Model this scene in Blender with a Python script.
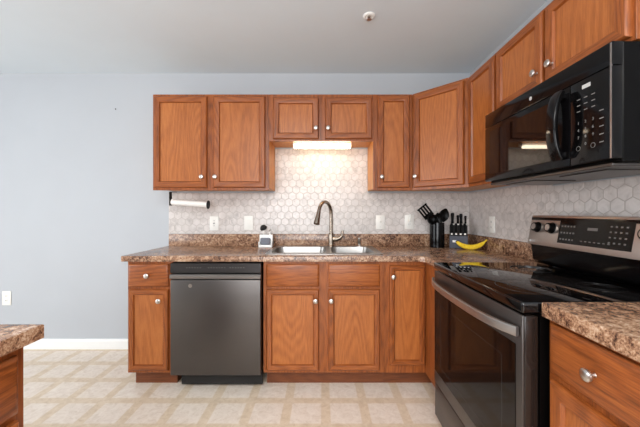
import bpy, bmesh, math, random
from mathutils import Vector, Matrix
random.seed(7)
PI = math.pi
for o in list(bpy.data.objects):
    bpy.data.objects.remove(o)
scene = bpy.context.scene
COL = scene.collection

# ------------------------------------------------------------------ camera
cd = bpy.data.cameras.new('camera'); cam = bpy.data.objects.new('camera', cd); COL.objects.link(cam)
cam.location = (0, -2.70, 1.22); cam.rotation_euler = (PI/2, 0, 0)
cd.sensor_width = 36; cd.lens = 299/640*36; cd.shift_x = -2.5/640; cd.shift_y = -1.5/640
cd.clip_start = 0.05
scene.camera = cam
# ------------------------------------------------------------------ exposure
vs = scene.view_settings
vs.view_transform = 'Standard'; vs.look = 'None'; vs.gamma = 1; vs.use_curve_mapping = False
vs.exposure = 0.12
# ------------------------------------------------------------------ world and large lights
w = bpy.data.worlds.new('world'); scene.world = w; w.use_nodes = True
w.node_tree.nodes['Background'].inputs[0].default_value = (0.78, 0.88, 1, 1)
w.node_tree.nodes['Background'].inputs[1].default_value = 1.5

def area(name, loc, rot, sx, sy, power, col=(1, 1, 1), spread=PI):
    l = bpy.data.lights.new(name, 'AREA'); l.shape = 'RECTANGLE'; l.size = sx; l.size_y = sy
    l.energy = power; l.color = col; l.spread = spread
    o = bpy.data.objects.new(name, l); COL.objects.link(o); o.location = loc; o.rotation_euler = rot
    return o
area('daylight_side_window', (-4.52, -2.6, 1.30), (0, -PI/2, 0), 1.9, 2.2, 64, (0.97, 0.985, 1))
area('daylight_rear_window', (-0.6, -5.92, 1.45), (PI/2, 0, 0), 2.6, 1.5, 96, (0.98, 0.99, 1))
area('overhead_fill_light', (-0.4, -3.3, 2.40), (0, 0, 0), 0.9, 0.9, 42, (1, 0.96, 0.90))  # added unseen fill from above, behind the camera; no fixture is built
area('ceiling_fill_light', (-0.3, -3.3, 1.75), (PI, 0, 0), 0.6, 0.6, 34, (0.98, 0.99, 1))  # added upward light behind the camera, lifts the ceiling like a bounced flash

# ------------------------------------------------------------------ node helper
def s2l(c):
    return tuple(((v/255)/12.92 if v/255 <= .04045 else ((v/255+.055)/1.055)**2.4) for v in c) + (1,)

class NT:
    def __init__(s, name):
        s.m = bpy.data.materials.new(name); s.m.use_nodes = True
        s.t = s.m.node_tree; s.n = s.t.nodes; s.b = s.n['Principled BSDF']
    def new(s, typ, **kw):
        nd = s.n.new(typ)
        for k, v in kw.items(): setattr(nd, k, v)
        return nd
    def link(s, a, b): s.t.links.new(a, b)
    def put(s, sock, v):
        if isinstance(v, bpy.types.NodeSocket): s.link(v, sock)
        else: sock.default_value = v
    def math(s, op, a, b=None, c=None):
        nd = s.new('ShaderNodeMath', operation=op); s.put(nd.inputs[0], a)
        if b is not None: s.put(nd.inputs[1], b)
        if c is not None: s.put(nd.inputs[2], c)
        return nd.outputs[0]
    def obj(s, rnd=False):
        tc = s.new('ShaderNodeTexCoord'); v = tc.outputs['Object']
        if rnd:
            oi = s.new('ShaderNodeObjectInfo')
            k = s.new('ShaderNodeVectorMath', operation='SCALE'); k.inputs[0].default_value = (17.3, 9.1, 23.7)
            s.link(oi.outputs['Random'], k.inputs['Scale'])
            a = s.new('ShaderNodeVectorMath', operation='ADD'); s.link(v, a.inputs[0]); s.link(k.outputs[0], a.inputs[1])
            v = a.outputs[0]
        return v
    def sep(s, v):
        nd = s.new('ShaderNodeSeparateXYZ'); s.link(v, nd.inputs[0]); return nd.outputs
    def comb(s, x, y, z):
        nd = s.new('ShaderNodeCombineXYZ'); s.put(nd.inputs[0], x); s.put(nd.inputs[1], y); s.put(nd.inputs[2], z); return nd.outputs[0]
    def vmul(s, v, sc):
        nd = s.new('ShaderNodeVectorMath', operation='MULTIPLY'); s.link(v, nd.inputs[0]); nd.inputs[1].default_value = sc; return nd.outputs[0]
    def noise(s, v, scale=1, detail=3, rough=.5, dist=0):
        nd = s.new('ShaderNodeTexNoise'); s.link(v, nd.inputs['Vector']); nd.inputs['Scale'].default_value = scale
        nd.inputs['Detail'].default_value = detail; nd.inputs['Roughness'].default_value = rough; nd.inputs['Distortion'].default_value = dist
        return nd.outputs['Fac']
    def ramp(s, f, stops, interp='LINEAR'):
        nd = s.new('ShaderNodeValToRGB'); s.link(f, nd.inputs[0]); cr = nd.color_ramp; cr.interpolation = interp
        while len(cr.elements) < len(stops): cr.elements.new(.5)
        for e, (p, c) in zip(cr.elements, stops): e.position = p; e.color = c
        return nd.outputs[0]
    def mix(s, f, a, b, mode='MIX'):
        nd = s.new('ShaderNodeMix', data_type='RGBA', blend_type=mode); s.put(nd.inputs[0], f); s.put(nd.inputs[6], a); s.put(nd.inputs[7], b)
        return nd.outputs[2]
    def set(s, col=None, rough=None, metal=None, spec=None, coat=None, bump=None, bs=.1, bd=.001):
        if col is not None: s.put(s.b.inputs['Base Color'], col)
        if rough is not None: s.put(s.b.inputs['Roughness'], rough)
        if metal is not None: s.b.inputs['Metallic'].default_value = metal
        if spec is not None: s.b.inputs['Specular IOR Level'].default_value = spec
        if coat is not None: s.b.inputs['Coat Weight'].default_value = coat; s.b.inputs['Coat Roughness'].default_value = .15
        if bump is not None:
            nd = s.new('ShaderNodeBump'); nd.inputs['Strength'].default_value = bs; nd.inputs['Distance'].default_value = bd
            s.link(bump, nd.inputs['Height']); s.link(nd.outputs[0], s.b.inputs['Normal'])
        return s.m

def plain(name, col, rough=.5, metal=0, spec=.5, noise=.04, nscale=40, coat=None):
    t = NT(name); v = t.obj()
    n = t.noise(v, nscale, 3)
    c = s2l(col)
    lo = tuple(x*(1-noise) for x in c[:3])+(1,); hi = tuple(min(1, x*(1+noise)) for x in c[:3])+(1,)
    return t.set(t.ramp(n, [(.3, lo), (.7, hi)]), rough, metal, spec, coat)

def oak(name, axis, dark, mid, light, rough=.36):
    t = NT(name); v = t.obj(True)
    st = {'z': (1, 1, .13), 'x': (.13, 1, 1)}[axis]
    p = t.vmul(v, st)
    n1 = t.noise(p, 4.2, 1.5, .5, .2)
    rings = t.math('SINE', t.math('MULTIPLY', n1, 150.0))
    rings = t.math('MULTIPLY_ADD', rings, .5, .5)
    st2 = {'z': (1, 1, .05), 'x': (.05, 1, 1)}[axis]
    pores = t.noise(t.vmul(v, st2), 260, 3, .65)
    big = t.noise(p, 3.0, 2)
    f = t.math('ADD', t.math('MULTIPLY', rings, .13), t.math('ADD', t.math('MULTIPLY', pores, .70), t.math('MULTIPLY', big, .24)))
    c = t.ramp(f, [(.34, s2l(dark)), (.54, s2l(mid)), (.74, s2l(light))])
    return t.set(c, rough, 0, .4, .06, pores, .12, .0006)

M = {}
DK, MD, LT = (102, 52, 22), (143, 76, 33), (168, 96, 45)
M['oak_v'] = oak('oak_vertical', 'z', DK, MD, LT)
M['oak_h'] = oak('oak_horizontal', 'x', DK, MD, LT)
M['oak_panel'] = oak('oak_panel', 'z', (138, 76, 34), (167, 96, 46), (184, 113, 58))
M['oak_glow'] = oak('oak_side_painted_glow', 'z', (176, 108, 48), (205, 136, 68), (220, 156, 88), .45)  # wall cabinet bodies: paler oak, under-cabinet lamp glow put into the colour
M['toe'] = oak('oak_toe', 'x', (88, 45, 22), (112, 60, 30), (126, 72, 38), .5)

# laminate
t = NT('granite_laminate'); v = t.obj()
n1 = t.noise(v, 48, 6, .7, .6); n2 = t.noise(v, 190, 4, .7); n3 = t.noise(v, 9, 3, .5, .5)
f = t.math('ADD', t.math('MULTIPLY', n1, .55), t.math('ADD', t.math('MULTIPLY', n2, .34), t.math('MULTIPLY', n3, .2)))
c = t.ramp(f, [(.425, s2l((40, 28, 24))), (.49, s2l((94, 66, 52))), (.54, s2l((141, 104, 80))), (.60, s2l((178, 141, 112))), (.68, s2l((210, 186, 162)))])
M['laminate'] = t.set(c, .22, 0, .5)
# wall paint, ceiling
M['wall'] = plain('wall_paint', (182, 186, 191), .7, noise=.012, nscale=3)
M['ceiling'] = plain('ceiling_paint', (216, 226, 233), .8, noise=.012, nscale=3)
M['white'] = plain('white_paint', (240, 240, 238), .4, noise=.01)
M['plate'] = plain('white_plastic', (236, 234, 228), .35, noise=.01)
# hex tile
def hextile(name, ux):
    t = NT(name); v = t.obj(); s = t.sep(v)
    W = .0665
    u = t.math('DIVIDE', t.math('ADD', s[ux], .204 if ux == 0 else 1.326+W/2), W); q = t.math('DIVIDE', t.math('SUBTRACT', s[2], 1.305-W*.8660254), W)
    def cell(du, dq):
        a = t.math('FLOORED_MODULO', t.math('ADD', u, du), 1.0) ; a = t.math('SUBTRACT', a, .5)
        b = t.math('FLOORED_MODULO', t.math('ADD', q, dq), 1.7320508); b = t.math('SUBTRACT', b, .8660254)
        return a, b
    a1, b1 = cell(0, 0); a2, b2 = cell(.5, .8660254)
    def hd(a, b):
        ax = t.math('ABSOLUTE', a); by = t.math('ABSOLUTE', b)
        return t.math('MAXIMUM', ax, t.math('ADD', t.math('MULTIPLY', ax, .5), t.math('MULTIPLY', by, .8660254)))
    h1 = hd(a1, b1); h2 = hd(a2, b2)
    h = t.math('MINIMUM', h1, h2)
    pick = t.math('LESS_THAN', h1, h2)
    ga = t.math('ADD', t.math('MULTIPLY', pick, a1), t.math('MULTIPLY', t.math('SUBTRACT', 1, pick), a2))
    gb = t.math('ADD', t.math('MULTIPLY', pick, b1), t.math('MULTIPLY', t.math('SUBTRACT', 1, pick), b2))
    iu = t.math('SUBTRACT', u, ga); iq = t.math('SUBTRACT', q, gb)
    wn = t.new('ShaderNodeTexWhiteNoise', noise_dimensions='3D')
    idv = t.comb(t.math('ROUND', t.math('MULTIPLY', iu, 2)), t.math('ROUND', t.math('MULTIPLY', iq, 1.1547)), 0)
    t.link(idv, wn.inputs['Vector'])
    ofs = t.new('ShaderNodeVectorMath', operation='MULTIPLY_ADD'); t.link(wn.outputs['Color'], ofs.inputs[0]); ofs.inputs[1].default_value = (6, 6, 6); t.link(v, ofs.inputs[2])
    vein = t.noise(ofs.outputs[0], 11, 5, .6, 1.2)
    c = t.ramp(vein, [(.3, s2l((182, 175, 171))), (.45, s2l((208, 201, 197))), (.62, s2l((221, 214, 210)))])
    c = t.mix(t.math('MULTIPLY', wn.outputs['Value'], .22), c, s2l((190, 183, 178)))
    g = t.math('SMOOTHSTEP', h, .462, .485) if False else None
    mr = t.new('ShaderNodeMapRange'); mr.interpolation_type = 'SMOOTHSTEP'; t.link(h, mr.inputs[0]); mr.inputs[1].default_value = .455; mr.inputs[2].default_value = .482
    g = mr.outputs[0]
    c = t.mix(g, c, s2l((180, 171, 165)))
    inv = t.math('SUBTRACT', 1, g)
    rr = t.math('MULTIPLY_ADD', g, .5, .25)
    return t.set(c, rr, 0, .5, None, inv, .5, .0012)
M['tile_x'] = hextile('hex_marble_back', 0)
M['tile_y'] = hextile('hex_marble_right', 1)
# floor vinyl
t = NT('vinyl_floor'); v = t.obj(); s = t.sep(v)
P = .241
def strip(co, off):
    a = t.math('FLOORED_MODULO', t.math('DIVIDE', t.math('SUBTRACT', co, off), P), 1.0)
    a = t.math('ABSOLUTE', t.math('SUBTRACT', a, .5))         # .5 at strip centre
    mr = t.new('ShaderNodeMapRange'); mr.interpolation_type = 'SMOOTHSTEP'; t.link(a, mr.inputs[0]); mr.inputs[1].default_value = .365; mr.inputs[2].default_value = .40
    return mr.outputs[0]
m = t.math('MAXIMUM', strip(s[0], .02), strip(s[1], -.745))
n = t.noise(v, 26, 6, .65, .8); n2 = t.noise(v, 5, 3)
light = t.ramp(n, [(.33, s2l((218, 202, 185))), (.5, s2l((230, 216, 202))), (.68, s2l((238, 226, 213)))])
dark = t.ramp(n, [(.33, s2l((208, 186, 160))), (.5, s2l((219, 199, 174))), (.68, s2l((227, 209, 187)))])
c = t.mix(m, light, dark)
M['floor'] = t.set(c, .38, 0, .4)

M['steel'] = plain('brushed_steel', (158, 154, 150), .30, 1, noise=.05, nscale=120)
M['nickel'] = plain('satin_nickel', (205, 200, 194), .28, 1, noise=.02)
M['faucet'] = plain('brushed_nickel', (150, 138, 126), .27, 1, noise=.03)
M['blacksteel'] = plain('black_stainless', (92, 88, 86), .36, .9, noise=.03, nscale=4)
M['blacksteel_light'] = plain('black_stainless_light', (165, 160, 157), .30, .9, noise=.03)
M['dwbar'] = plain('grey_steel_bar', (132, 127, 124), .4, .8, noise=.02)
M['dwstrip'] = plain('dark_control_strip', (56, 54, 54), .3, .6, noise=.03)
M['black'] = plain('gloss_black', (10, 9, 10), .10, 0, .22, noise=.02)
M['glass'] = plain('black_glass', (9, 8, 9), .03, 0, .5, noise=.02)
M['window_glass'] = plain('oven_window_glass', (13, 11, 10), .06, 0, .2, noise=.02)
M['satinblack'] = plain('satin_black', (8, 7, 7), .3, 0, .1, noise=.05)
M['matteblack'] = plain('matte_black', (24, 23, 23), .6, 0, .4, noise=.05)
M['slate'] = plain('slate_grey', (66, 68, 78), .5, 0, .4, noise=.06)
M['marks'] = plain('pale_marking', (190, 188, 186), .5, noise=.01)
M['dimmarks'] = plain('dim_marking', (120, 118, 116), .5, noise=.01)
M['ringlite'] = plain('faint_marking', (92, 88, 86), .4, noise=.01)
M['ring'] = plain('ring_marking', (48, 47, 47), .2, noise=.01)
M['brownblack'] = plain('brown_black_enamel', (34, 27, 24), .15, 0, .5, noise=.02)
M['cooker_panel'] = plain('backguard_steel', (186, 174, 166), .30, .9, noise=.03)
M['paper'] = plain('white_paper', (238, 236, 232), .85, noise=.03, nscale=90)
M['ceramic'] = plain('white_ceramic', (238, 238, 236), .18, noise=.01)
M['sponge'] = plain('grey_sponge', (118, 122, 132), .9, noise=.3, nscale=300)
t = NT('banana_skin'); v = t.obj(); n = t.noise(v, 60, 4, .6)
M['banana'] = t.set(t.ramp(n, [(.3, s2l((200, 150, 20))), (.40, s2l((240, 198, 40))), (.7, s2l((250, 216, 70)))]), .42, 0, .4)
M['bananatip'] = plain('banana_tip', (92, 78, 30), .6, noise=.15)
t = NT('lamp_diffuser'); t.set((1, .93, .82, 1), .5)
t.b.inputs['Emission Color'].default_value = (1, .84, .62, 1); t.b.inputs['Emission Strength'].default_value = 15
M['diffuser'] = t.m
t = NT('window_pane'); t.set((1, 1, 1, 1), .02); t.b.inputs['Transmission Weight'].default_value = 1; t.b.inputs['IOR'].default_value = 1.05
M['pane'] = t.m

# ------------------------------------------------------------------ mesh helpers
def bm_new(): return bmesh.new()
def box(bm, x0, x1, y0, y1, z0, z1, bev=0, seg=2, mi=0):
    r = bmesh.ops.create_cube(bm, size=1)
    vs_ = r['verts']
    for v in vs_:
        v.co = Vector(((x0+x1)/2+v.co.x*(x1-x0), (y0+y1)/2+v.co.y*(y1-y0), (z0+z1)/2+v.co.z*(z1-z0)))
    fs = set(f for v in vs_ for f in v.link_faces)
    for f in fs: f.material_index = mi
    if bev:
        es = list(set(e for v in vs_ for e in v.link_edges))
        bmesh.ops.bevel(bm, geom=es, offset=bev, segments=seg, affect='EDGES', profile=.5)
    return bm
def basis(d):
    d = Vector(d).normalized()
    up = Vector((0, 0, 1)) if abs(d.z) < .95 else Vector((1, 0, 0))
    a = d.cross(up).normalized(); b = a.cross(d).normalized()
    return a, b
def loft(bm, rings, cap=True, mi=0, closed=True):
    vr = [[bm.verts.new(p) for p in r] for r in rings]
    n = len(vr[0])
    for i in range(len(vr)-1):
        for j in range(n if closed else n-1):
            try:
                f = bm.faces.new((vr[i][j], vr[i][(j+1) % n], vr[i+1][(j+1) % n], vr[i+1][j])); f.material_index = mi; f.smooth = True
            except ValueError: pass
    if cap:
        for r in (vr[0], vr[-1]):
            try: f = bm.faces.new(r); f.material_index = mi
            except ValueError: pass
    return vr
def lathe(bm, o, axis, prof, n=24, mi=0, cap=True):
    """prof: list of (radius, distance along axis)"""
    a, b = basis(axis); d = Vector(axis).normalized(); o = Vector(o)
    rings = [[o + d*h + (a*math.cos(2*PI*k/n)+b*math.sin(2*PI*k/n))*max(r, 1e-5) for k in range(n)] for r, h in prof]
    loft(bm, rings, cap, mi); return bm
def tube(bm, pts, rad, n=12, mi=0, flat=None):
    pts = [Vector(p) for p in pts]
    rads = rad if isinstance(rad, (list, tuple)) else [rad]*len(pts)
    rings = []
    pa = None
    for i, p in enumerate(pts):
        d = (pts[min(i+1, len(pts)-1)]-pts[max(i-1, 0)]).normalized()
        if pa is None: a, b = basis(d)
        else:
            a = (pa - d*pa.dot(d)).normalized(); b = a.cross(d).normalized()
        pa = a
        fx, fy = flat if flat else (1, 1)
        rings.append([p+(a*math.cos(2*PI*k/n)*fx+b*math.sin(2*PI*k/n)*fy)*rads[i] for k in range(n)])
    loft(bm, rings, True, mi); return bm
def prism(bm, pts, z0, z1, mi=0, bev=0):
    n = len(pts)
    lo = [bm.verts.new((x, y, z0)) for x, y in pts]; hi = [bm.verts.new((x, y, z1)) for x, y in pts]
    fs = [bm.faces.new(lo[::-1]), bm.faces.new(hi)]
    for i in range(n): fs.append(bm.faces.new((lo[i], lo[(i+1) % n], hi[(i+1) % n], hi[i])))
    for f in fs: f.material_index = mi
    if bev:
        es = [e for e in fs[1].edges]
        bmesh.ops.bevel(bm, geom=es, offset=bev, segments=3, affect='EDGES', profile=.5)
    return bm
def profile_x(bm, pts, x0, x1, mi=0, bev=0):
    """extrude (y,z) outline along x"""
    a = [bm.verts.new((x0, y, z)) for y, z in pts]; b = [bm.verts.new((x1, y, z)) for y, z in pts]
    n = len(pts); fs = [bm.faces.new(a), bm.faces.new(b[::-1])]
    for i in range(n): fs.append(bm.faces.new((a[i], b[i], b[(i+1) % n], a[(i+1) % n])))
    for f in fs: f.material_index = mi
    if bev:
        es = list(set(e for f in fs for e in f.edges))
        bmesh.ops.bevel(bm, geom=es, offset=bev, segments=2, affect='EDGES', profile=.5)
    return bm
def rrect(cx, cy, hx, hy, r, n=5):
    out = []
    for k, (sx, sy) in enumerate(((1, 1), (-1, 1), (-1, -1), (1, -1))):
        for i in range(n+1):
            a = PI/2*k + PI/2*i/n
            out.append((cx+sx*(hx-r)+r*math.cos(a), cy+sy*(hy-r)+r*math.sin(a)))
    return out
def obj(name, bm, mats, parent=None, loc=None, rot=None, smooth=True):
    bmesh.ops.recalc_face_normals(bm, faces=bm.faces[:])
    me = bpy.data.meshes.new(name)
    bm.to_mesh(me); bm.free()
    for k in (mats if isinstance(mats, (list, tuple)) else [mats]): me.materials.append(M[k])
    if smooth:
        for p in me.polygons: p.use_smooth = True
        try: me.set_sharp_from_angle(angle=math.radians(32))
        except Exception: pass
    o = bpy.data.objects.new(name, me); COL.objects.link(o)
    if parent: o.parent = parent
    if loc: o.location = loc
    if rot: o.rotation_euler = rot
    return o
def thing(name, label, cat, loc=(0, 0, 0), rz=0, group=None):
    o = bpy.data.objects.new(name, None); COL.objects.link(o); o.empty_display_size = .05
    o.location = loc; o.rotation_euler = (0, 0, rz); o['label'] = label; o['category'] = cat
    if group: o['group'] = group
    return o
def tag(o, label, cat, group=None):
    o['label'] = label; o['category'] = cat
    if group: o['group'] = group
    return o
def struct(name, bm, mats, parent=None, smooth=False):
    o = obj(name, bm, mats, parent, smooth=smooth)
    if not parent: o['kind'] = 'structure'
    return o
def text_bm(s, size, origin, xdir, ydir, depth=.0004, align='CENTER'):
    cu = bpy.data.curves.new('t', 'FONT'); cu.body = s; cu.size = size; cu.extrude = depth; cu.align_x = align; cu.align_y = 'CENTER'
    cu.resolution_u = 2
    o = bpy.data.objects.new('t', cu); COL.objects.link(o)
    bpy.context.view_layer.update()
    me = bpy.data.meshes.new_from_object(o.evaluated_get(bpy.context.evaluated_depsgraph_get()))
    bpy.data.objects.remove(o); bpy.data.curves.remove(cu)
    X = Vector(xdir).normalized(); Y = Vector(ydir).normalized(); Z = X.cross(Y)
    m = Matrix((X, Y, Z)).transposed().to_4x4(); m.translation = Vector(origin)
    me.transform(m)
    bm = bmesh.new(); bm.from_mesh(me); bpy.data.meshes.remove(me); return bm
def merge(a, b):
    me = bpy.data.meshes.new('x'); b.to_mesh(me); b.free(); a.from_mesh(me); bpy.data.meshes.remove(me); return a

# ------------------------------------------------------------------ the room
XR, XL, YF, CZ, FZ = 1.33, -4.60, -6.0, 2.472, -.013
struct('floor', box(bm_new(), XL-.1, XR+.1, YF-.1, .1, -.1, FZ), 'floor')
struct('ceiling', box(bm_new(), XL-.1, XR+.1, YF-.1, .1, CZ, CZ+.1), 'ceiling')
struct('wall_back', box(bm_new(), XL-.1, XR+.1, 0, .1, FZ, CZ), 'wall')
struct('wall_right', box(bm_new(), XR, XR+.1, YF, 0, FZ, CZ), 'wall')
b = bm_new()                                     # left wall with its glass door opening
box(b, XL-.1, XL, YF, -3.8, FZ, CZ); box(b, XL-.1, XL, -1.4, 0, FZ, CZ); box(b, XL-.1, XL, -3.8, -1.4, 2.3, CZ); box(b, XL-.1, XL, -3.8, -1.4, FZ, .25)
struct('wall_left', b, 'wall')
b = bm_new()
box(b, XL, -2.0, YF-.1, YF, FZ, CZ); box(b, .8, XR, YF-.1, YF, FZ, CZ); box(b, -2.0, .8, YF-.1, YF, 2.25, CZ); box(b, -2.0, .8, YF-.1, YF, FZ, .65)
struct('wall_front', b, 'wall')
def window(name, pts, along):
    a0, a1, z0, z1 = pts
    b = bm_new()
    for (p0, p1, q0, q1) in ((a0, a1, z0, z0+.05), (a0, a1, z1-.05, z1), (a0, a0+.05, z0, z1), (a1-.05, a1, z0, z1), ((a0+a1)/2-.03, (a0+a1)/2+.03, z0, z1)):
        if along == 'y': box(b, XL-.08, XL-.03, p0, p1, q0, q1)
        else: box(b, p0, p1, YF-.08, YF-.03, q0, q1)
    f = struct(name, b, 'white')
    b = bm_new()
    if along == 'y': box(b, XL-.06, XL-.054, a0+.05, a1-.05, z0+.05, z1-.05)
    else: box(b, a0+.05, a1-.05, YF-.06, YF-.054, z0+.05, z1-.05)
    obj('window_pane', b, 'pane', f)
window('window_1', (-3.8, -1.4, .25, 2.3), 'y')
window('window_2', (-2.0, .8, .65, 2.25), 'x')
b = bm_new(); profile_x(b, [(0, FZ), (-.016, FZ), (-.016, .060), (-.010, .072), (0, .076)], XL, -1.35)
struct('baseboard_back', b, 'white')

# hexagonal tile
b = bm_new()
box(b, -1.384, 1.321, -.0082, -.0003, 1.024, 1.392); box(b, -.4267, .405, -.0082, -.0003, 1.392, 1.786)
o = obj('tile_backsplash', b, 'tile_x', smooth=False); tag(o, 'marble hexagon tile backsplash on the wall behind the sink', 'backsplash')
b = bm_new(); box(b, XR-.0082, XR-.0003, -.975, -.0003, 1.024, 1.392); box(b, XR-.0082, XR-.0003, -2.9, -.975, 1.0375, 1.370)
o = obj('tile_backsplash', b, 'tile_y', smooth=False); tag(o, 'marble hexagon tile backsplash on the wall behind the range', 'backsplash')

# ------------------------------------------------------------------ cabinets
def knob_bm():
    return lathe(bm_new(), (0, 0, 0), (0, -1, 0), [(.0065, 0), (.0055, .003), (.0048, .010), (.007, .014), (.0145, .017), (.0168, .021), (.0162, .0255), (.0125, .0282), (.0085, .0292), (.004, .0298), (0.0001, .0299)], 20)
KNOB = None
def put_knob(parent, x, y, z):
    global KNOB
    if KNOB is None:
        KNOB = obj('knob', knob_bm(), 'nickel', parent, (x, y, z)); k = KNOB
    else:
        k = KNOB.copy(); COL.objects.link(k); k.parent = parent; k.location = (x, y, z)
    return k
def rect_loops(bm, x0, x1, z0, z1, prof, close_front=False, close_back=True):
    """concentric rectangle loops; prof: (inset, y). side faces material 0 (vertical grain), rails material 1"""
    L = []
    for ins, y in prof:
        L.append([bm.verts.new(p) for p in ((x0+ins, y, z0+ins), (x1-ins, y, z0+ins), (x1-ins, y, z1-ins), (x0+ins, y, z1-ins))])
    for i in range(len(L)-1):
        for j in range(4):
            f = bm.faces.new((L[i][j], L[i][(j+1) % 4], L[i+1][(j+1) % 4], L[i+1][j])); f.material_index = 1 if j in (0, 2) else 0
    if close_back: bm.faces.new(L[0])
    if close_front: f = bm.faces.new(L[-1]); f.material_index = 1
    return L
def door(parent, x0, x1, z0, z1, knob, fw=.052):
    b = bm_new()
    rect_loops(b, x0, x1, z0, z1, [(0, 0), (0, -.010), (.003, -.016), (.008, -.0195), (fw-.014, -.0195), (fw-.010, -.0175), (fw-.007, -.0175), (fw-.001, -.0065), (fw, -.003)], close_back=True)
    d = obj('door', b, ['oak_v', 'oak_h'], parent)
    b = bm_new(); box(b, x0+fw-.0005, x1-fw+.0005, -.0075, -.003, z0+fw-.0005, z1-fw+.0005)
    obj('panel', b, 'oak_panel', d)
    if knob: put_knob(d, knob[0], -.0195, knob[1])
    return d
def drawer(parent, x0, x1, z0, z1, knob=True):
    b = bm_new()
    rect_loops(b, x0, x1, z0, z1, [(0, 0), (0, -.011), (.003, -.014), (.010, -.018), (.016, -.0195)], close_front=True)
    d = obj('drawer_front', b, ['oak_h', 'oak_h'], parent)
    if knob: put_knob(d, (x0+x1)/2 if knob is True else knob, -.0195, (z0+z1)/2)
    return d
def cabinet(label, loc, rz, w_, depth, z0, z1, doors=(), drawers=(), base=True, body_poly=None, frame_x=None, name=None, toe_x=None):
    t = thing(name or ('base_cabinet' if base else 'wall_cabinet'), label, 'cabinet', loc, rz)
    f0, f1 = frame_x or (0, w_)
    zz0 = z0 if base else z0+.014
    b = bm_new()
    if body_poly: prism(b, body_poly, zz0, z1)
    else: box(b, 0, w_, .0185, depth, zz0, z1)
    obj('body', b, 'oak_v' if base else 'oak_glow', t, smooth=False)
    obj('face_frame', box(bm_new(), f0, f1, 0, .0185, z0, z1, .0012, 1), 'oak_v', t, smooth=False)
    for d in doors: door(t, *d)
    for d in drawers: drawer(t, *d)
    if base:
        tx = toe_x or (0.012, w_)
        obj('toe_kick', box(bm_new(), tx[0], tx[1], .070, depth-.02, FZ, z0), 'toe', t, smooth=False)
    return t
D0 = .097; DT = .876
# base cabinets against the back wall (face at y = -.61)
X0 = -1.360
cabinet('narrow oak base cabinet with one drawer, left of the dishwasher', (X0, -.61, 0), 0, .312, .61, D0, DT,
        doors=[(.010, .290, .118, .683, (.262-.030, .607), .042)], drawers=[(.010, .290, .701, .858)])
X0 = -.413
sb = cabinet('wide oak sink base cabinet with two doors and two false drawer fronts', (X0, -.61, 0), 0, .850, .61, D0, DT,
        doors=[(-.392-X0, -.024-X0, .118, .683, (-.047-X0, .607), .043), (.041-X0, .399-X0, .118, .683, (.053-X0+.008, .607), .043)],
        drawers=[(-.392-X0, -.024-X0, .701, .858, False), (.041-X0, .399-X0, .701, .858, False)])
# hollow the sink base's top: shorten body so the sink bowls hang free
for ch in sb.children:
    if ch.name.startswith('body'):
        for v in ch.data.vertices:
            if v.co.z > .8: v.co.z = .66
X0 = .437
cc = thing('base_cabinet', 'corner oak base cabinet with one tall narrow door left of the range', 'cabinet', (X0, -.61, 0))
P0 = lambda x, y: (x-X0, y+.61)
b = bm_new(); prism(b, [P0(.4375, 0), P0(.4375, -.5915), P0(.7385, -.5915), P0(.7385, -.974), P0(1.33, -.974), P0(1.33, 0)], D0, DT)
obj('body', b, 'oak_v', cc, smooth=False)
b = bm_new(); box(b, 0, .283, 0, .0185, D0, DT); obj('face_frame', b, 'oak_v', cc, smooth=False)
b = bm_new(); box(b, .283, .3015, -.364, .0, D0, DT); obj('filler_panel', b, 'oak_v', cc, smooth=False)
door(cc, .030, .276, .155, .849, (.052, .772), .038)
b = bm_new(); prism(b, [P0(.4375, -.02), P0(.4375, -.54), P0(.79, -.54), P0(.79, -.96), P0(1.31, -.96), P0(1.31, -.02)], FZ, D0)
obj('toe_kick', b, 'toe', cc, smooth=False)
# right run, facing -x : rz=-90, local x -> world -y
XFR = .72
cabinet('oak base cabinet with a drawer under the near right countertop', (XFR, -1.752, 0), -PI/2, .42, .61, D0, .890,
        doors=[(.020, .398, .118, .702, (.36, .63))], drawers=[(.020, .366, .724, .876, .178)])
cabinet('oak base cabinet at the near end of the right counter, beside the camera', (XFR, -2.174, 0), -PI/2, .75, .61, D0, .890,
        doors=[(.022, .365, .122, .683, (.33, .61)), (.385, .728, .122, .683, (.42, .61))], drawers=[(.022, .728, .720, .872)])
# peninsula at left, facing +x : rz=+90, local x -> world +y
cabinet('oak base cabinet under the left foreground counter', (-.797, -2.90, 0), PI/2, .998, .61, D0, .872,
        doors=[(.52, .972, .122, .683, (.56, .61)), (.03, .49, .122, .683, (.45, .61))], drawers=[(.52, .972, .701, .850), (.03, .49, .701, .850)])

# wall cabinets on the back wall (face y=-.305)
U0, U1 = 1.394, 2.162
X0 = -1.358
cabinet('wide two-door oak wall cabinet left of the sink', (X0, -.305, 0), 0, .929, .305, U0, U1, base=False,
        doors=[(-1.346-X0, -.920-X0, 1.414, 2.143, (-.956-X0, 1.498)), (-.871-X0, -.456-X0, 1.414, 2.143, (-.852-X0+.003, 1.498))])
X0 = -.4285
cabinet('short two-door oak wall cabinet above the sink and lamp', (X0, -.305, 0), 0, .835, .305, 1.788, U1, base=False,
        doors=[(-.396-X0, -.030-X0, 1.802, 2.132, (-.052-X0, 1.884)), (.021-X0, .396-X0, 1.802, 2.132, (.045-X0, 1.884))])
X0 = .407
cabinet('narrow one-door oak wall cabinet right of the sink', (X0, -.305, 0), 0, .3125, .305, U0, U1, base=False,
        doors=[(.440-X0, .695-X0, 1.414, 2.148, (.470-X0, 1.498))])
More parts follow.
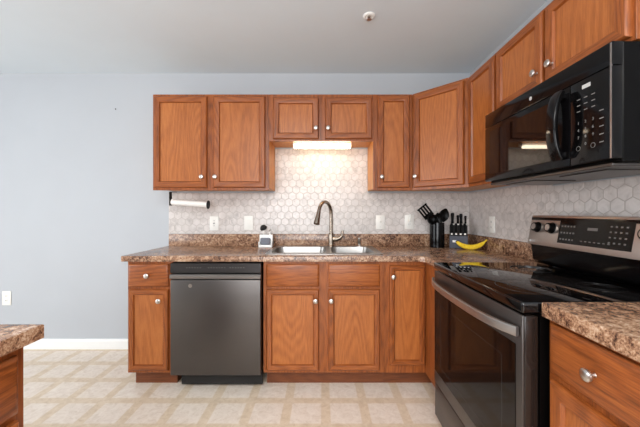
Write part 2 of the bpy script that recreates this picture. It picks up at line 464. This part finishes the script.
# diagonal corner cabinet
o0 = Vector((.720, -.305)); ca = math.cos(-PI/4); sa = math.sin(-PI/4)
def tol(x, y):
    dx, dy = x-o0.x, y-o0.y
    return (dx*ca+dy*sa, -dx*sa+dy*ca)
LD = .4313
poly = [tol(.720, 0), tol(.720, -.305), (0, 0), (LD, 0), tol(1.33, -.61), tol(1.33, 0)]
poly = [tol(.7205, 0), tol(.7205, -.280), (.0185, .0185), (LD-.0185, .0185), tol(1.05, -.6095), tol(1.33, -.6095), tol(1.33, 0)]
cabinet('diagonal corner oak wall cabinet above the knife block', (o0.x, o0.y, 0), -PI/4, LD, .3, U0, U1, base=False, body_poly=poly, frame_x=(0.0, LD),
        doors=[(.018, LD-.030, 1.414, 2.148, (.040, 1.500))])
# right wall uppers, facing -x
XU = 1.025
cabinet('narrow one-door oak wall cabinet between corner cabinet and microwave', (XU, -.611, 0), -PI/2, .338, .305, U0, U1, base=False,
        doors=[(.014, .322, 1.414, 2.148, None)])
cabinet('short two-door oak wall cabinet directly above the microwave', (XU, -.950, 0), -PI/2, .774, .305, 1.786, U1, base=False,
        doors=[(.010, .374, 1.800, 2.148, (.346, 1.871)), (.392, .762, 1.800, 2.148, (.440, 1.871))])

# ------------------------------------------------------------------ countertops
def fill_with_holes(bm, outer, holes, z0, z1, bev=0):
    for z in (z0, z1):
        es = []
        for lp in [outer]+holes:
            vs_ = [bm.verts.new((x, y, z)) for x, y in lp]
            es += [bm.edges.new((vs_[i], vs_[(i+1) % len(vs_)])) for i in range(len(vs_))]
        bmesh.ops.triangle_fill(bm, edges=es, use_beauty=True, use_dissolve=False)
    for lp in [outer]+holes:
        n = len(lp)
        for i in range(n):
            (xa, ya), (xb, yb) = lp[i], lp[(i+1) % n]
            f = bm.faces.new([bm.verts.new(p) for p in ((xa, ya, z0), (xb, yb, z0), (xb, yb, z1), (xa, ya, z1))])
    bmesh.ops.remove_doubles(bm, verts=bm.verts[:], dist=1e-5)
    if bev:
        es = [e for e in bm.edges if len(e.link_faces) == 2 and abs(e.verts[0].co.z-z1) < 1e-5 and abs(e.verts[1].co.z-z1) < 1e-5 and any(abs(f.normal.z) < .3 for f in e.link_faces)]
        bmesh.ops.bevel(bm, geom=es, offset=bev, segments=3, affect='EDGES', profile=.5)
    return bm
SKX, SKY = .018, -.300
ct = thing('countertop', 'brown speckled laminate countertop with the sink, running into the corner', 'countertop', (0, 0, .877))
b = bm_new()
outer = [(-1.392, -.001), (-1.392, -.635), (.675, -.635), (.70, -.660), (.70, -.972), (1.329, -.972), (1.329, -.001)]
hole = rrect(SKX-.008, SKY, .406, .222, .03)
bm_ = fill_with_holes(b, outer, [hole], 0, .038)
bmesh.ops.recalc_face_normals(b, faces=b.faces[:])
es = [e for e in b.edges if len(e.link_faces) == 2 and all(abs(v.co.z-.038) < 1e-5 for v in e.verts) and any(abs(f.normal.z) < .3 for f in e.link_faces) and max(v.co.y for v in e.verts) < -.1 and not any(abs(v.co.x-SKX) < .389 and v.co.y > -.6 for v in e.verts)]
bmesh.ops.bevel(b, geom=es, offset=.006, segments=3, affect='EDGES', profile=.5)
obj('slab', b, 'laminate', ct)
b = bm_new()
box(b, -1.380, 1.329, -.020, -.001, .0382, .146, .003, 2)
box(b, 1.310, 1.329, -.972, -.0203, .0382, .146, .003, 2)
obj('upstand', b, 'laminate', ct)
ct2 = thing('countertop', 'brown speckled laminate countertop to the right of the range', 'countertop', (0, 0, .8905))
b = bm_new(); prism(b, [(.695, -1.752), (1.329, -1.752), (1.329, -2.93), (.695, -2.93)], 0, .045, bev=.006); obj('slab', b, 'laminate', ct2)
b = bm_new(); box(b, 1.310, 1.329, -2.93, -1.752, .0452, .146, .003, 2); obj('upstand', b, 'laminate', ct2)
ct3 = thing('countertop', 'brown speckled laminate countertop at the left foreground', 'countertop', (0, 0, .873))
b = bm_new(); prism(b, [(-1.44, -2.95), (-.769, -2.95), (-.769, -1.874), (-1.44, -1.874)], 0, .038, bev=.004); obj('slab', b, 'laminate', ct3)

# ------------------------------------------------------------------ sink
sk = thing('kitchen_sink', 'stainless steel double bowl drop-in sink set in the countertop', 'sink', (SKX, SKY, .9155))
b = bm_new()
bowls = [(-.196, -.012, .206, .186), (.210, -.012, .160, .186)]
outer = rrect(-.008, .004, .426, .262, .03, 6)
hl = [rrect(cx, cy, hx, hy, .055, 6) for cx, cy, hx, hy in bowls]
fill_with_holes(b, outer, hl, 0, .004)
obj('rim', b, 'steel', sk)
for cx, cy, hx, hy in bowls:
    b = bm_new()
    rings = []
    for ins, z in ((0, .004), (.001, -.004), (.004, -.02), (.010, -.12), (.016, -.150), (.035, -.166), (.070, -.170)):
        r_ = max(.012, .055-ins*.4)
        rings.append([Vector((x, y, z)) for x, y in rrect(cx, cy, hx-ins, hy-ins, r_, 6)])
    loft(b, rings[:-1]+[rings[-1]], cap=False)
    bmesh.ops.holes_fill(b, edges=[e for e in b.edges if e.is_boundary and all(v.co.z < -.16 for v in e.verts)], sides=0)
    bw = obj('bowl', b, 'steel', sk)
    obj('drain', lathe(bm_new(), (cx, cy, -.1695), (0, 0, 1), [(.045, 0), (.045, .003), (.035, .003), (.03, .001), (.0001, .001)], 24), 'faucet', bw)

# faucet
FX, FY = .075, -.082
fa = thing('kitchen_faucet', 'brushed nickel gooseneck pull-down faucet behind the sink', 'faucet', (FX, FY, .9195))
dirv = Vector((-.105, -.185, 0)); dl = dirv.length; du = dirv.normalized()
obj('base', lathe(bm_new(), (0, 0, 0), (0, 0, 1), [(.030, 0), (.030, .006), (.025, .012), (.0235, .05), (.024, .105), (.019, .117), (.0001, .119)], 24), 'faucet', fa)
pts = [Vector((0, 0, .10)), Vector((0, 0, .20)), Vector((0, 0, .275))]
R_ = dl/2
for k in range(1, 13):
    a = PI*k/12*.93
    pts.append(Vector((0, 0, .285)) + du*(R_-R_*math.cos(a)) + Vector((0, 0, R_*math.sin(a)*.95)))
obj('spout', tube(bm_new(), pts, .0150, 14), 'faucet', fa)
e = pts[-1]; dd = (pts[-1]-pts[-2]).normalized()
obj('spray_head', lathe(bm_new(), e-dd*.002, dd, [(.016, 0), (.017, .02), (.019, .05), (.0245, .095), (.025, .112), (.021, .115), (.0001, .115)], 20), 'faucet', fa)
obj('lever', tube(bm_new(), [(.018, 0, .065), (.045, -.004, .064), (.072, -.006, .070), (.092, -.008, .088), (.100, -.008, .118), (.101, -.008, .138)], [.024, .022, .018, .012, .009, .0075], 12), 'faucet', fa)
sd = obj('sink_hole_cap', lathe(bm_new(), (0, 0, 0), (0, 0, 1), [(.022, 0), (.022, .005), (.013, .010), (.012, .042), (.0140, .046), (.0140, .070), (.008, .075), (.0001, .075)], 20), 'nickel')
sd.name = 'side_sprayer'; sd.location = (.322, -.085, .9195)
tag(sd, 'small brushed metal side sprayer on the sink rim, right of the faucet', 'sprayer')

# ------------------------------------------------------------------ dishwasher
dw = thing('dishwasher', 'dark stainless built-in dishwasher between the base cabinets', 'dishwasher', (-.7305, -.61, 0))
hw = .3085
obj('body', box(bm_new(), -.300, .300, .012, .58, .104, .868), 'satinblack', dw)
obj('door_panel', box(bm_new(), -hw, hw, -.050, .010, .104, .757, .006, 3), 'blacksteel', dw)
b = bm_new(); profile_x(b, [(.010, .800), (-.046, .800), (-.050, .806), (-.048, .868), (.010, .871)], -hw, hw); cp = obj('control_panel', b, 'dwstrip', dw)
b = bm_new()
for k in range(22):
    if k in (6, 7, 15): continue
    box(b, -.20+k*.0185, -.20+k*.0185+.009, -.0500, -.0485, .838, .841)
obj('control_markings', b, 'dimmarks', cp)
b = bm_new(); profile_x(b, [(-.010, .762), (-.052, .762), (-.060, .768), (-.062, .786), (-.054, .794), (-.010, .794)], -hw, hw); obj('handle', b, 'dwbar', dw)
obj('toe_panel', box(bm_new(), -.262, .306, .016, .034, .008, .103), 'matteblack', dw)
b = bm_new(); lathe(b, (-.240, .07, FZ), (0, 0, 1), [(.016, 0), (.016, .02), (.008, .02), (.008, .116)], 12)
obj('levelling_foot', b, 'matteblack', dw)
b = bm_new(); lathe(b, (.270, .07, FZ), (0, 0, 1), [(.016, 0), (.016, .02), (.008, .02), (.008, .116)], 12)
obj('levelling_foot', b, 'matteblack', dw)
obj('badge', lathe(bm_new(), (-.172, -.0500, .716), (0, -1, 0), [(.0135, 0), (.0135, .001), (.0001, .001)], 20), 'steel', dw)

# ------------------------------------------------------------------ range (facing -x). built in world coordinates about a root at the floor
RY0, RY1 = -.978, -1.742; RC = (RY0+RY1)/2
rg = thing('range', 'black stainless slide-in electric range with glass cooktop', 'range', (0, 0, 0))
obj('body', box(bm_new(), .700, 1.300, RY1+.004, RY0-.004, .025, .893), 'satinblack', rg)
ckt = obj('cooktop', box(bm_new(), .640, 1.245, RY1, RY0, .894, .931, .007, 3), 'glass', rg)
for (cx, cy, r) in ((.80, -1.17, .075), (.80, -1.54, .115), (1.07, -1.17, .095), (1.07, -1.55, .075)):
    b = bm_new()
    for rr in (r, r*.62):
        lathe(b, (cx, cy, .9311), (0, 0, 1), [(rr, 0), (rr, .0004), (rr-.002, .0004), (rr-.002, 0)], 40, cap=False)
    obj('burner_ring', b, 'ring', ckt)
# oven door
dr = obj('oven_door', box(bm_new(), .6515, .696, RY1+.006, RY0-.006, .252, .884, .004, 2), 'brownblack', rg)
obj('door_skin', box(bm_new(), .643, .651, RY1+.004, RY0-.004, .250, .886, .003, 2), 'blacksteel', dr)
obj('door_glass', box(bm_new(), .6405, .650, RY1+.036, RY0-.014, .322, .782, .001, 1), 'window_glass', dr)
b = bm_new()
rect = [(RY1+.12, RY0-.12, .372, .372+.0015), (RY1+.12, RY0-.12, .70, .7015)]
box(b, .6398, .6406, RY1+.11, RY0-.10, .372, .3745); box(b, .6398, .6406, RY1+.11, RY0-.10, .712, .7135)
box(b, .6398, .6406, RY1+.11, RY1+.112, .372, .7135); box(b, .6398, .6406, RY0-.102, RY0-.10, .372, .7135)
obj('window_border', b, 'ring', dr)
pts = []; n = 24
for k in range(n+1):
    u = k/n; y = RY0-.014+(RY1-RY0+.026)*u
    pts.append((.632-.048*(1-(2*u-1)**4*.75-(2*u-1)**2*.25), y, .832))
b = bm_new()
rings = []
for i, p in enumerate(pts):
    p = Vector(p); d = (Vector(pts[min(i+1, n)])-Vector(pts[max(i-1, 0)])).normalized(); a = Vector((d.y, -d.x, 0))
    rings.append([p + a*q*.75 + Vector((0, 0, h_)) for q, h_ in rrect(0, 0, .009, .0165, .006, 3)])
loft(b, rings)
obj('handle', b, 'blacksteel_light', dr)
obj('storage_drawer', box(bm_new(), .646, .698, RY1+.004, RY0-.004, .060, .244, .004, 2), 'blacksteel', rg)
for yy in (RY0-.06, RY1+.06):
    for xx in (.74, 1.25):
        b = bm_new(); lathe(b, (xx, yy, FZ), (0, 0, 1), [(.018, 0), (.018, .01), (.010, .012), (.010, .039)], 12)
        obj('foot', b, 'matteblack', rg)
# backguard : outline in (x,z), extruded along y
def prof_y(bm, pts, y0, y1, bev=0):
    a = [bm.verts.new((x, y0, z)) for x, z in pts]; c = [bm.verts.new((x, y1, z)) for x, z in pts]; n = len(pts)
    fs = [bm.faces.new(a), bm.faces.new(c[::-1])]
    for i in range(n): fs.append(bm.faces.new((a[i], c[i], c[(i+1) % n], a[(i+1) % n])))
    if bev: bmesh.ops.bevel(bm, geom=list(set(e for f in fs for e in f.edges)), offset=bev, segments=2, affect='EDGES', profile=.5)
    return bm
b = bm_new(); prof_y(b, [(1.232, .9315), (1.212, .950), (1.200, 1.040), (1.205, 1.190), (1.306, 1.190), (1.306, .9315)], RY1, RY0, .002)
bgd = obj('backguard', b, 'black', rg)
PX0, PZ0, PX1, PZ1 = 1.180, 1.040, 1.209, 1.200       # face line bottom -> top
b = bm_new(); prof_y(b, [(PX0, PZ0), (PX1, PZ1), (PX1+.03, PZ1+.002), (PX1+.02, 1.10), (PX0+.02, PZ0-.002)], RY1, RY0, .0015)
cpn = obj('control_panel', b, 'cooker_panel', rg)
pn = Vector((-(PZ1-PZ0), 0, PX1-PX0)).normalized()      # outward normal
pu = Vector((PX1-PX0, 0, PZ1-PZ0)).normalized()
def onp(y, tt, off=0): return Vector((PX0, y, PZ0)) + pu*(tt*.1626) + pn*off
def panel_box(bm, y0, y1, t0, t1, off0, off1):
    v = [onp(y, tt, of) for of in (off0, off1) for y, tt in ((y0, t0), (y1, t0), (y1, t1), (y0, t1))]
    vv = [bm.verts.new(p) for p in v]
    for q in ((0, 1, 2, 3), (4, 5, 6, 7), (0, 1, 5, 4), (1, 2, 6, 5), (2, 3, 7, 6), (3, 0, 4, 7)): bm.faces.new([vv[i] for i in q])
b = bm_new(); panel_box(b, -1.190, -1.553, .16, .88, 0, .0015); disp = obj('display', b, 'window_glass', cpn)
b = bm_new()
for i in range(5):
    for j in range(3): panel_box(b, -1.203-i*.0175, -1.213-i*.0175, .26+j*.20, .31+j*.20, .0015, .0019)
for i in range(7): panel_box(b, -1.322-i*.022, -1.333-i*.022, .27, .295, .0015, .0019)
for i in range(4):
    for j in range(4): panel_box(b, -1.455-i*.022, -1.464-i*.022, .30+j*.14, .34+j*.14, .0015, .0019)
panel_box(b, -1.35, -1.40, .60, .68, .0015, .0019)
obj('keypad_markings', b, 'ringlite', disp)
for yy in (-1.040, -1.142, -1.610, -1.700):
    kb = bm_new(); o_ = onp(yy, .60, 0)
    lathe(kb, o_, pn, [(.0290, 0), (.0290, .005), (.0255, .007), (.0235, .026), (.0215, .028), (.0001, .028)], 24)
    kn = obj('control_knob', kb, 'satinblack', cpn)
    kb = bm_new(); lathe(kb, o_, pn, [(.0305, 0), (.0305, .0038), (.0292, .0038)], 24, cap=False); lathe(kb, o_+pn*.0281, pn, [(.0165, 0), (.0165, .0006), (.0001, .0006)], 24)
    obj('knob_ring', kb, 'blacksteel_light', kn)
lg = bm_new(); lathe(lg, onp(-.998, .12, 0), pn, [(.008, 0), (.008, .0006), (.0001, .0006)], 20)
merge(lg, text_bm('LG', .019, onp(-1.024, .12, .0006), (0, -1, 0), pu, .0003))
obj('logo', lg, 'marks', cpn)

# ------------------------------------------------------------------ microwave
MX = .950; MY0, MY1 = -.953, -1.720; MZ0, MZ1 = 1.386, 1.782
mw = thing('microwave', 'black over-the-range microwave mounted beneath the short cabinet', 'microwave', (0, 0, 0))
obj('body', box(bm_new(), MX+.035, 1.318, MY1, MY0, MZ0, MZ1, .003, 1), 'satinblack', mw)
obj('vent_grille', box(bm_new(), MX, MX+.036, MY1, MY0, 1.705, MZ1, .003, 2), 'black', mw)
MD_ = -1.552
dm = obj('door', box(bm_new(), MX, MX+.034, MD_, MY0, MZ0+.010, 1.702, .003, 2), 'black', mw)
obj('door_window', box(bm_new(), MX-.0012, MX+.006, MD_+.095, MY0-.050, MZ0+.045, 1.675, .0008, 1), 'glass', dm)
pts = []
for k in range(17):
    u = k/16; pts.append((MX-.014-.030*math.sin(PI*u)**.6, MD_+.036, 1.428+.262*u))
b = bm_new(); rings = []
for i, p in enumerate(pts):
    p = Vector(p); d = (Vector(pts[min(i+1, 16)])-Vector(pts[max(i-1, 0)])).normalized(); a = Vector((-d.z, 0, d.x))
    rings.append([p+a*q+Vector((0, h_, 0)) for q, h_ in rrect(0, 0, .009, .025, .006, 3)])
loft(b, rings)
for zz in (1.444, 1.672): box(b, MX-.022, MX+.001, MD_+.016, MD_+.056, zz-.010, zz+.010, .002, 1)
obj('handle', b, 'black', dm)
cpm = obj('control_panel', box(bm_new(), MX, MX+.034, MY1, MD_-.002, MZ0+.010, 1.702, .003, 2), 'black', mw)
b = bm_new()
yk = [-1.588, -1.612, -1.636, -1.660]
rows = [['1', '2', '3'], ['4', '5', '6'], ['7', '8', '9'], ['', '0', '']]
for r_i, row in enumerate(rows):
    for c_i, ch in enumerate(row):
        if ch: merge(b, text_bm(ch, .015, (MX-.0003, -1.590-.030*c_i, 1.548-.027*r_i), (0, -1, 0), (0, 0, 1), .0003))
for i in range(3):
    for j in range(3): box(b, MX-.0006, MX+.001, -1.598-.030*i, -1.584-.030*i, 1.590+.022*j, 1.593+.022*j)
for j in range(5): box(b, MX-.0006, MX+.001, -1.690, -1.674, 1.458+.027*j, 1.461+.027*j)
for i in (0, 2):
    lathe(b, (MX, -1.590-.030*i, 1.455), (-1, 0, 0), [(.009, 0), (.009, .0005), (.0078, .0005)], 20, cap=False)
obj('keypad_markings', b, 'dimmarks', cpm)
obj('display', box(bm_new(), MX-.0008, MX+.001, -1.640, -1.606, 1.668, 1.682), 'marks', cpm)
b = bm_new(); lathe(b, (MX, -1.335, 1.738), (-1, 0, 0), [(.0085, 0), (.0085, .0008), (.0001, .0008)], 24); obj('logo', b, 'marks', mw)
b = bm_new(); box(b, MX-.0006, MX+.002, MY1+.002, MY1+.008, MZ0+.012, MZ1-.004); obj('edge_trim', b, 'blacksteel_light', mw)
b = bm_new(); box(b, MX+.02, 1.30, MY1+.02, MY0-.02, MZ0-.012, MZ0-.0002, .002, 1); un = obj('underside_panel', b, 'blacksteel', mw)
for yy in (-1.15, -1.52): obj('grease_filter', box(bm_new(), 1.02, 1.22, yy-.11, yy+.11, MZ0-.016, MZ0-.0122, .001, 1), 'blacksteel', un)

# ------------------------------------------------------------------ under-cabinet lamp
ul = thing('under_cabinet_light', 'lit slim white lamp fixed beneath the short cabinet over the sink', 'lamp', (0, -.215, 1.801))
obj('housing', box(bm_new(), -.245, .240, -.002, .045, -.028, 0.001, .003, 2), 'white', ul)
obj('diffuser', box(bm_new(), -.238, .233, -.026, .022, -.052, -.0285, .010, 3), 'diffuser', ul)

# ------------------------------------------------------------------ paper towel holder
pt = thing('paper_towel_holder', 'black paper towel holder under the left wall cabinet', 'paper towel holder', (-1.272, -.15, 1.3925))
b = bm_new(); box(b, -.022, .022, -.020, .020, -.004, .0, .001, 1); box(b, -.026, -.021, -.022, .022, -.118, -.001, .002, 1)
obj('bracket', b, 'matteblack', pt)
obj('rod', tube(bm_new(), [(-.021, 0, -.086), (.300, 0, -.110)], .006, 10), 'matteblack', pt)
obj('end_cap', lathe(bm_new(), (.294, 0, -.110), (1, 0, -.07), [(.0001, 0), (.036, .001), (.036, .007), (.026, .010), (.0001, .010)], 24), 'matteblack', pt)
ro = obj('paper_towel_roll', bm_new(), 'paper'); bpy.data.objects.remove(ro)
b = bm_new(); tube(b, [(-.012, 0, -.0865), (.290, 0, -.1090)], .0255, 24)
ro = obj('paper_towel_roll', b, 'paper', loc=(-1.272, -.15, 1.3925)); tag(ro, 'nearly used up white paper towel roll on the black holder', 'paper towels')

# ------------------------------------------------------------------ outlets and switches
def plate(kind, label, loc, rz=0, name=None):
    t = thing(name or kind, label, 'outlet' if 'outlet' in kind else 'switch', loc, rz)
    obj('wall_plate', box(bm_new(), -.040, .040, -.006, 0, -.064, .064, .003, 2), 'plate', t)
    if kind == 'wall_outlet':
        for zz in (-.02, .02):
            f = obj('socket', lathe(bm_new(), (0, -.006, zz), (0, -1, 0), [(.0155, 0), (.0155, .0015), (.0001, .0015)], 20), 'plate', t)
            b = bm_new(); box(b, -.007, -.005, -.0082, -.0070, zz-.004, zz+.005); box(b, .005, .007, -.0082, -.0070, zz-.004, zz+.005)
            obj('slots', b, 'matteblack', f)
    elif kind == 'gfci_outlet':
        obj('receptacle', box(bm_new(), -.0165, .0165, -.0085, -.0055, -.034, .034, .001, 1), 'plate', t)
        b = bm_new()
        for zz in (-.022, .022): box(b, -.007, -.005, -.0095, -.0083, zz-.004, zz+.005); box(b, .005, .007, -.0095, -.0083, zz-.004, zz+.005)
        obj('slots', b, 'matteblack', t)
        b = bm_new(); box(b, -.008, .008, -.0100, -.0083, -.006, -.001); box(b, -.008, .008, -.0100, -.0083, .001, .006); obj('test_buttons', b, 'dimmarks', t)
    elif kind == 'rocker_switch':
        b = bm_new(); profile_x(b, [(-.0055, -.033), (-.008, -.033), (-.0115, .033), (-.0055, .033)], -.0165, .0165); obj('rocker', b, 'plate', t)
    elif kind == 'toggle_switch':
        b = bm_new(); profile_x(b, [(-.0055, -.008), (-.0055, .010), (-.019, .016), (-.021, .009)], -.005, .005); obj('toggle', b, 'plate', t)
        b = bm_new()
        for zz in (-.042, .042): lathe(b, (0, -.006, zz), (0, -1, 0), [(.003, 0), (.003, .001), (.0001, .001)], 10)
        obj('screws', b, 'nickel', t)
    return t
plate('gfci_outlet', 'white outlet with test buttons beneath the paper towel holder', (-.974, -.0083, 1.118))
plate('rocker_switch', 'white rocker switch plate above the soap caddy', (-.664, -.0083, 1.122))
plate('toggle_switch', 'white toggle switch plate right of the faucet', (.520, -.0083, 1.128))
po = plate('wall_outlet', 'white outlet holding a small plug, left of the utensil crock', (.780, -.0083, 1.130))
b = bm_new(); box(b, -.014, .014, -.034, -.0076, -.006, .034, .004, 2); box(b, -.006, .006, -.028, -.012, .034, .062, .002, 1)
pl = obj('plug_adapter', b, 'plate', loc=(.783, -.0083, 1.140)); pl.name = 'plug_in_freshener'; tag(pl, 'small white plug-in device in the outlet beside the utensil crock', 'plug')
plate('wall_outlet', 'white outlet on the right wall tile, behind the banana', (XR-.0083, -.370, 1.122), -PI/2)
plate('wall_outlet', 'white outlet low on the bare blue wall at far left', (-2.848, -.0002, .443))
b = bm_new(); lathe(b, (-1.865, 0, 2.148), (0, -1, 0), [(.003, 0), (.003, .004), (.006, .004), (.006, .006), (.0001, .006)], 12)
tag(obj('wall_nail', b, 'matteblack'), 'tiny nail in the bare blue wall left of the cabinets', 'nail')

# ------------------------------------------------------------------ sprinkler
sp = thing('ceiling_sprinkler', 'small white and metal fire sprinkler on the ceiling', 'sprinkler', (.297, -.793, CZ))
obj('escutcheon', lathe(bm_new(), (0, 0, 0), (0, 0, -1), [(.038, 0), (.037, .004), (.028, .009), (.022, .005), (.0001, .005)], 28), 'white', sp)
b = bm_new(); lathe(b, (0, 0, -.005), (0, 0, -1), [(.010, 0), (.010, .006), (.0001, .006)], 14)
for sx in (-1, 1): tube(b, [(sx*.008, 0, -.010), (sx*.013, 0, -.016), (sx*.003, 0, -.025)], .0025, 8)
obj('frame_arms', b, 'nickel', sp)
obj('deflector', lathe(bm_new(), (0, 0, -.025), (0, 0, -1), [(.0001, 0), (.015, 0), (.015, .0015), (.0001, .002)], 18), 'nickel', sp)
obj('heat_bulb', lathe(bm_new(), (0, 0, -.0115), (0, 0, -1), [(.003, 0), (.003, .008)], 10), 'matteblack', sp)

# ------------------------------------------------------------------ dish caddy
CT = .9152
cy = thing('soap_caddy', 'white ceramic soap dispenser and sponge holder left of the sink', 'soap dispenser', (-.492, -.096, CT))
b = bm_new()
box(b, -.058, .058, 0, .038, 0, .108, .006, 3); box(b, -.058, .058, -.040, 0.0, 0, .022, .005, 3); box(b, -.058, -.050, -.040, 0, .012, .050, .003, 2); box(b, .050, .058, -.040, 0, .012, .050, .003, 2)
obj('body', b, 'ceramic', cy)
b = bm_new(); lathe(b, (.033, .019, .108), (0, 0, 1), [(.011, 0), (.011, .010), (.005, .012), (.0045, .034), (.008, .036), (.008, .044), (.0001, .045)], 16)
tube(b, [(.033, .019, .148), (.033, -.004, .149), (.033, -.018, .142)], [.005, .0045, .004], 10)
obj('pump', b, 'nickel', cy)
b = bm_new(); box(b, -.045, .042, -.034, -.006, .023, .082, .012, 3)
sg = obj('sponge', b, 'sponge', loc=(-.492, -.096, CT)); tag(sg, 'grey sponge standing in the white soap caddy', 'sponge')
b = bm_new(); tube(b, [(0, 0, 0), (.004, 0, .045)], .004, 8); h_ = bm_new()
br = thing('dish_brush', 'black headed dish brush standing upright in the white soap caddy', 'brush', (-.515, -.077, CT+.1085))
obj('handle', b, 'nickel', br)
obj('head', lathe(h_, (.004, 0, .040), (-.45, 0, 1), [(.006, -.004), (.028, .004), (.032, .018), (.021, .038), (.006, .046), (.0001, .047)], 18), 'matteblack', br)

# ------------------------------------------------------------------ utensil crock and utensils
KX, KY = .990, -.115
b = bm_new(); lathe(b, (0, 0, 0), (0, 0, 1), [(.0001, 0), (.058, 0), (.061, .004), (.060, .208), (.0595, .213), (.055, .213), (.054, .20), (.054, .010), (.0001, .010)], 36, cap=False)
cr = obj('utensil_crock', b, 'black', loc=(KX, KY, CT)); tag(cr, 'glossy black cylindrical crock full of cooking utensils', 'utensil holder')
def utensil(name, label, base, tip, head):
    """base inside the crock, tip direction; head built in local frame with z along the handle"""
    base = Vector(base); tip = Vector(tip); d = tip-base; L = d.length
    t = thing(name, label, 'utensil', base)
    z_ = d.normalized(); x_ = Vector((0, 1, 0)).cross(z_).normalized(); y_ = z_.cross(x_)
    t.rotation_euler = Matrix((x_, y_, z_)).transposed().to_euler()
    obj('handle', tube(bm_new(), [(0, 0, 0), (0, 0, L*.5), (0, 0, L)], [.007, .0055, .005], 10), 'satinblack', t)
    obj('head', head(L), 'satinblack', t)
    return t
def spoon_head(L, w_=.032, l_=.095, ry=0):
    b = bm_new(); rings = []
    n = 12
    for i in range(n+1):
        u = i/n; z = L-.008+l_*u; hw_ = max(.003, w_*math.sin(PI*(.08+.90*u))**.75)
        dp = .014*math.sin(PI*u)
        r_ = []
        for k in range(9):
            q = -1+2*k/8; r_.append(Vector((q*hw_, .0+dp*(q*q-1)*-1, z)))
        for k in range(9):
            q = 1-2*k/8; r_.append(Vector((q*hw_, .003+dp*(q*q-1)*-1, z)))
        rings.append(r_)
    loft(b, rings); return b
def turner_head(L):
    b = bm_new()
    box(b, -.050, .050, -.002, .002, L+.098, L+.112, .001, 1); box(b, -.046, .046, -.002, .002, L-.004, L+.030, .001, 1)
    for k in range(4): box(b, -.046+k*.0253, -.030+k*.0253, -.002, .002, L+.026, L+.102)
    bmesh.ops.rotate(b, cent=(0, 0, L), matrix=Matrix.Rotation(math.radians(-18), 3, 'Y'), verts=b.verts[:])
    return b
cb = Vector((KX, KY, CT+.012))
utensil('slotted_turner', 'black slotted turner leaning far left out of the crock', cb+Vector((.030, .0, 0)), (KX-.066, KY-.005, 1.180), turner_head)
utensil('ladle', 'black round ladle leaning left in the crock, below the turner', cb+Vector((.028, .018, .0)), (KX-.058, KY-.040, 1.140), lambda L: lathe(bm_new(), (0, -.02, L+.026), (0, -1, .25), [(.0001, -.026), (.028, -.020), (.043, 0), (.043, .003), (.040, .003), (.026, -.016), (.0001, -.022)], 22, cap=False))
utensil('solid_spoon', 'black solid spoon upright at the right of the crock', cb+Vector((-.028, -.005, 0)), (KX+.040, KY-.012, 1.145), lambda L: spoon_head(L, .045, .118))
utensil('serving_spoon', 'small black serving spoon upright in the middle of the crock', cb+Vector((.0, -.028, 0)), (KX-.006, KY-.036, 1.122), lambda L: spoon_head(L, .034, .100))

# ------------------------------------------------------------------ knife block
BX, BY, BR = 1.168, -.132, -.42
kb = thing('knife_block', 'dark grey knife block full of black handled knives in the corner', 'knife block', (BX, BY, CT), BR)
b = bm_new(); profile_x(b, [(-.075, 0), (.085, 0), (.085, .190), (.020, .190), (.005, .115), (-.075, .108)], -.070, .070, bev=.003)
obj('body', b, 'matteblack', kb)
obj('front_panel', box(bm_new(), -.070, .070, -.079, -.0755, .002, .104, .001, 1), 'slate', kb)
obj('paper_tag', box(bm_new(), -.046, -.016, -.0805, -.0792, .050, .068), 'plate', kb)
def knife(label, x, y, z, L, wd, group):
    t = thing('kitchen_knife', label, 'knife', (BX+x*math.cos(BR)-y*math.sin(BR), BY+x*math.sin(BR)+y*math.cos(BR), CT+z), 0, group)
    t.rotation_euler = (.06, random.uniform(-.03, .03), BR)
    b = bm_new(); box(b, -wd*.40, wd*.40, -.0015, .0015, 0, .012); lathe(b, (0, 0, .008), (0, 0, 1), [(wd*.5, 0), (wd*.5, .006)], 12); obj('bolster', b, 'nickel', t)
    b = bm_new(); rings = []
    for u, s_ in ((0, .9), (.06, 1), (.3, .86), (.6, .95), (.85, 1.15), (.96, 1.0), (1, .5)):
        rings.append([Vector((math.cos(2*PI*k/12)*wd*.5*s_, math.sin(2*PI*k/12)*.008*s_, .012+L*u)) for k in range(12)])
    loft(b, rings); obj('handle', b, 'satinblack', t)
    return t
for i, x in enumerate((-.052, -.018, .016, .050)):
    knife('black handled steak knife in the low front row of the knife block', x, -.035, .112, .085, .019, 'steak knives in the block')
for (x, L, wd, lab) in ((-.048, .125, .026, 'large black handled knife at the left rear of the knife block'), (-.004, .105, .021, 'black handled knife left of centre at the rear of the knife block'),
                        (.022, .118, .024, 'black handled knife right of centre at the rear of the knife block'), (.055, .100, .018, 'slim black handled knife at the right rear of the knife block')):
    knife(lab, x, .045, .191, L-.030, wd, 'large knives in the block')

# ------------------------------------------------------------------ banana
bn = thing('banana', 'yellow banana leaning against the knife block', 'banana', (1.192, -.285, CT+.001))
bn.rotation_euler = (-.20, 0, math.radians(-24))
pts = []; rad = []
n = 22
for i in range(n+1):
    u = i/n; a = math.radians(-45+92*u)
    pts.append(Vector((math.sin(a)*.138, 0, .138-math.cos(a)*.138+.0195)))
    rad.append(.0092+.0125*math.sin(PI*min(1, max(0, u)))**.55)
b = bm_new(); tube(b, pts, rad, 7)
obj('peel', b, 'banana', bn)
d0 = (pts[0]-pts[1]).normalized(); d1 = (pts[-1]-pts[-2]).normalized()
b = bm_new(); lathe(b, pts[-1], d1, [(.0085, -.002), (.0065, .008), (.0060, .022), (.0068, .028), (.0001, .0285)], 8); obj('stem', b, 'banana', bn)
b = bm_new(); lathe(b, pts[0], d0, [(.0085, -.001), (.0055, .005), (.004, .010), (.0001, .011)], 8); obj('tip', b, 'bananatip', bn)
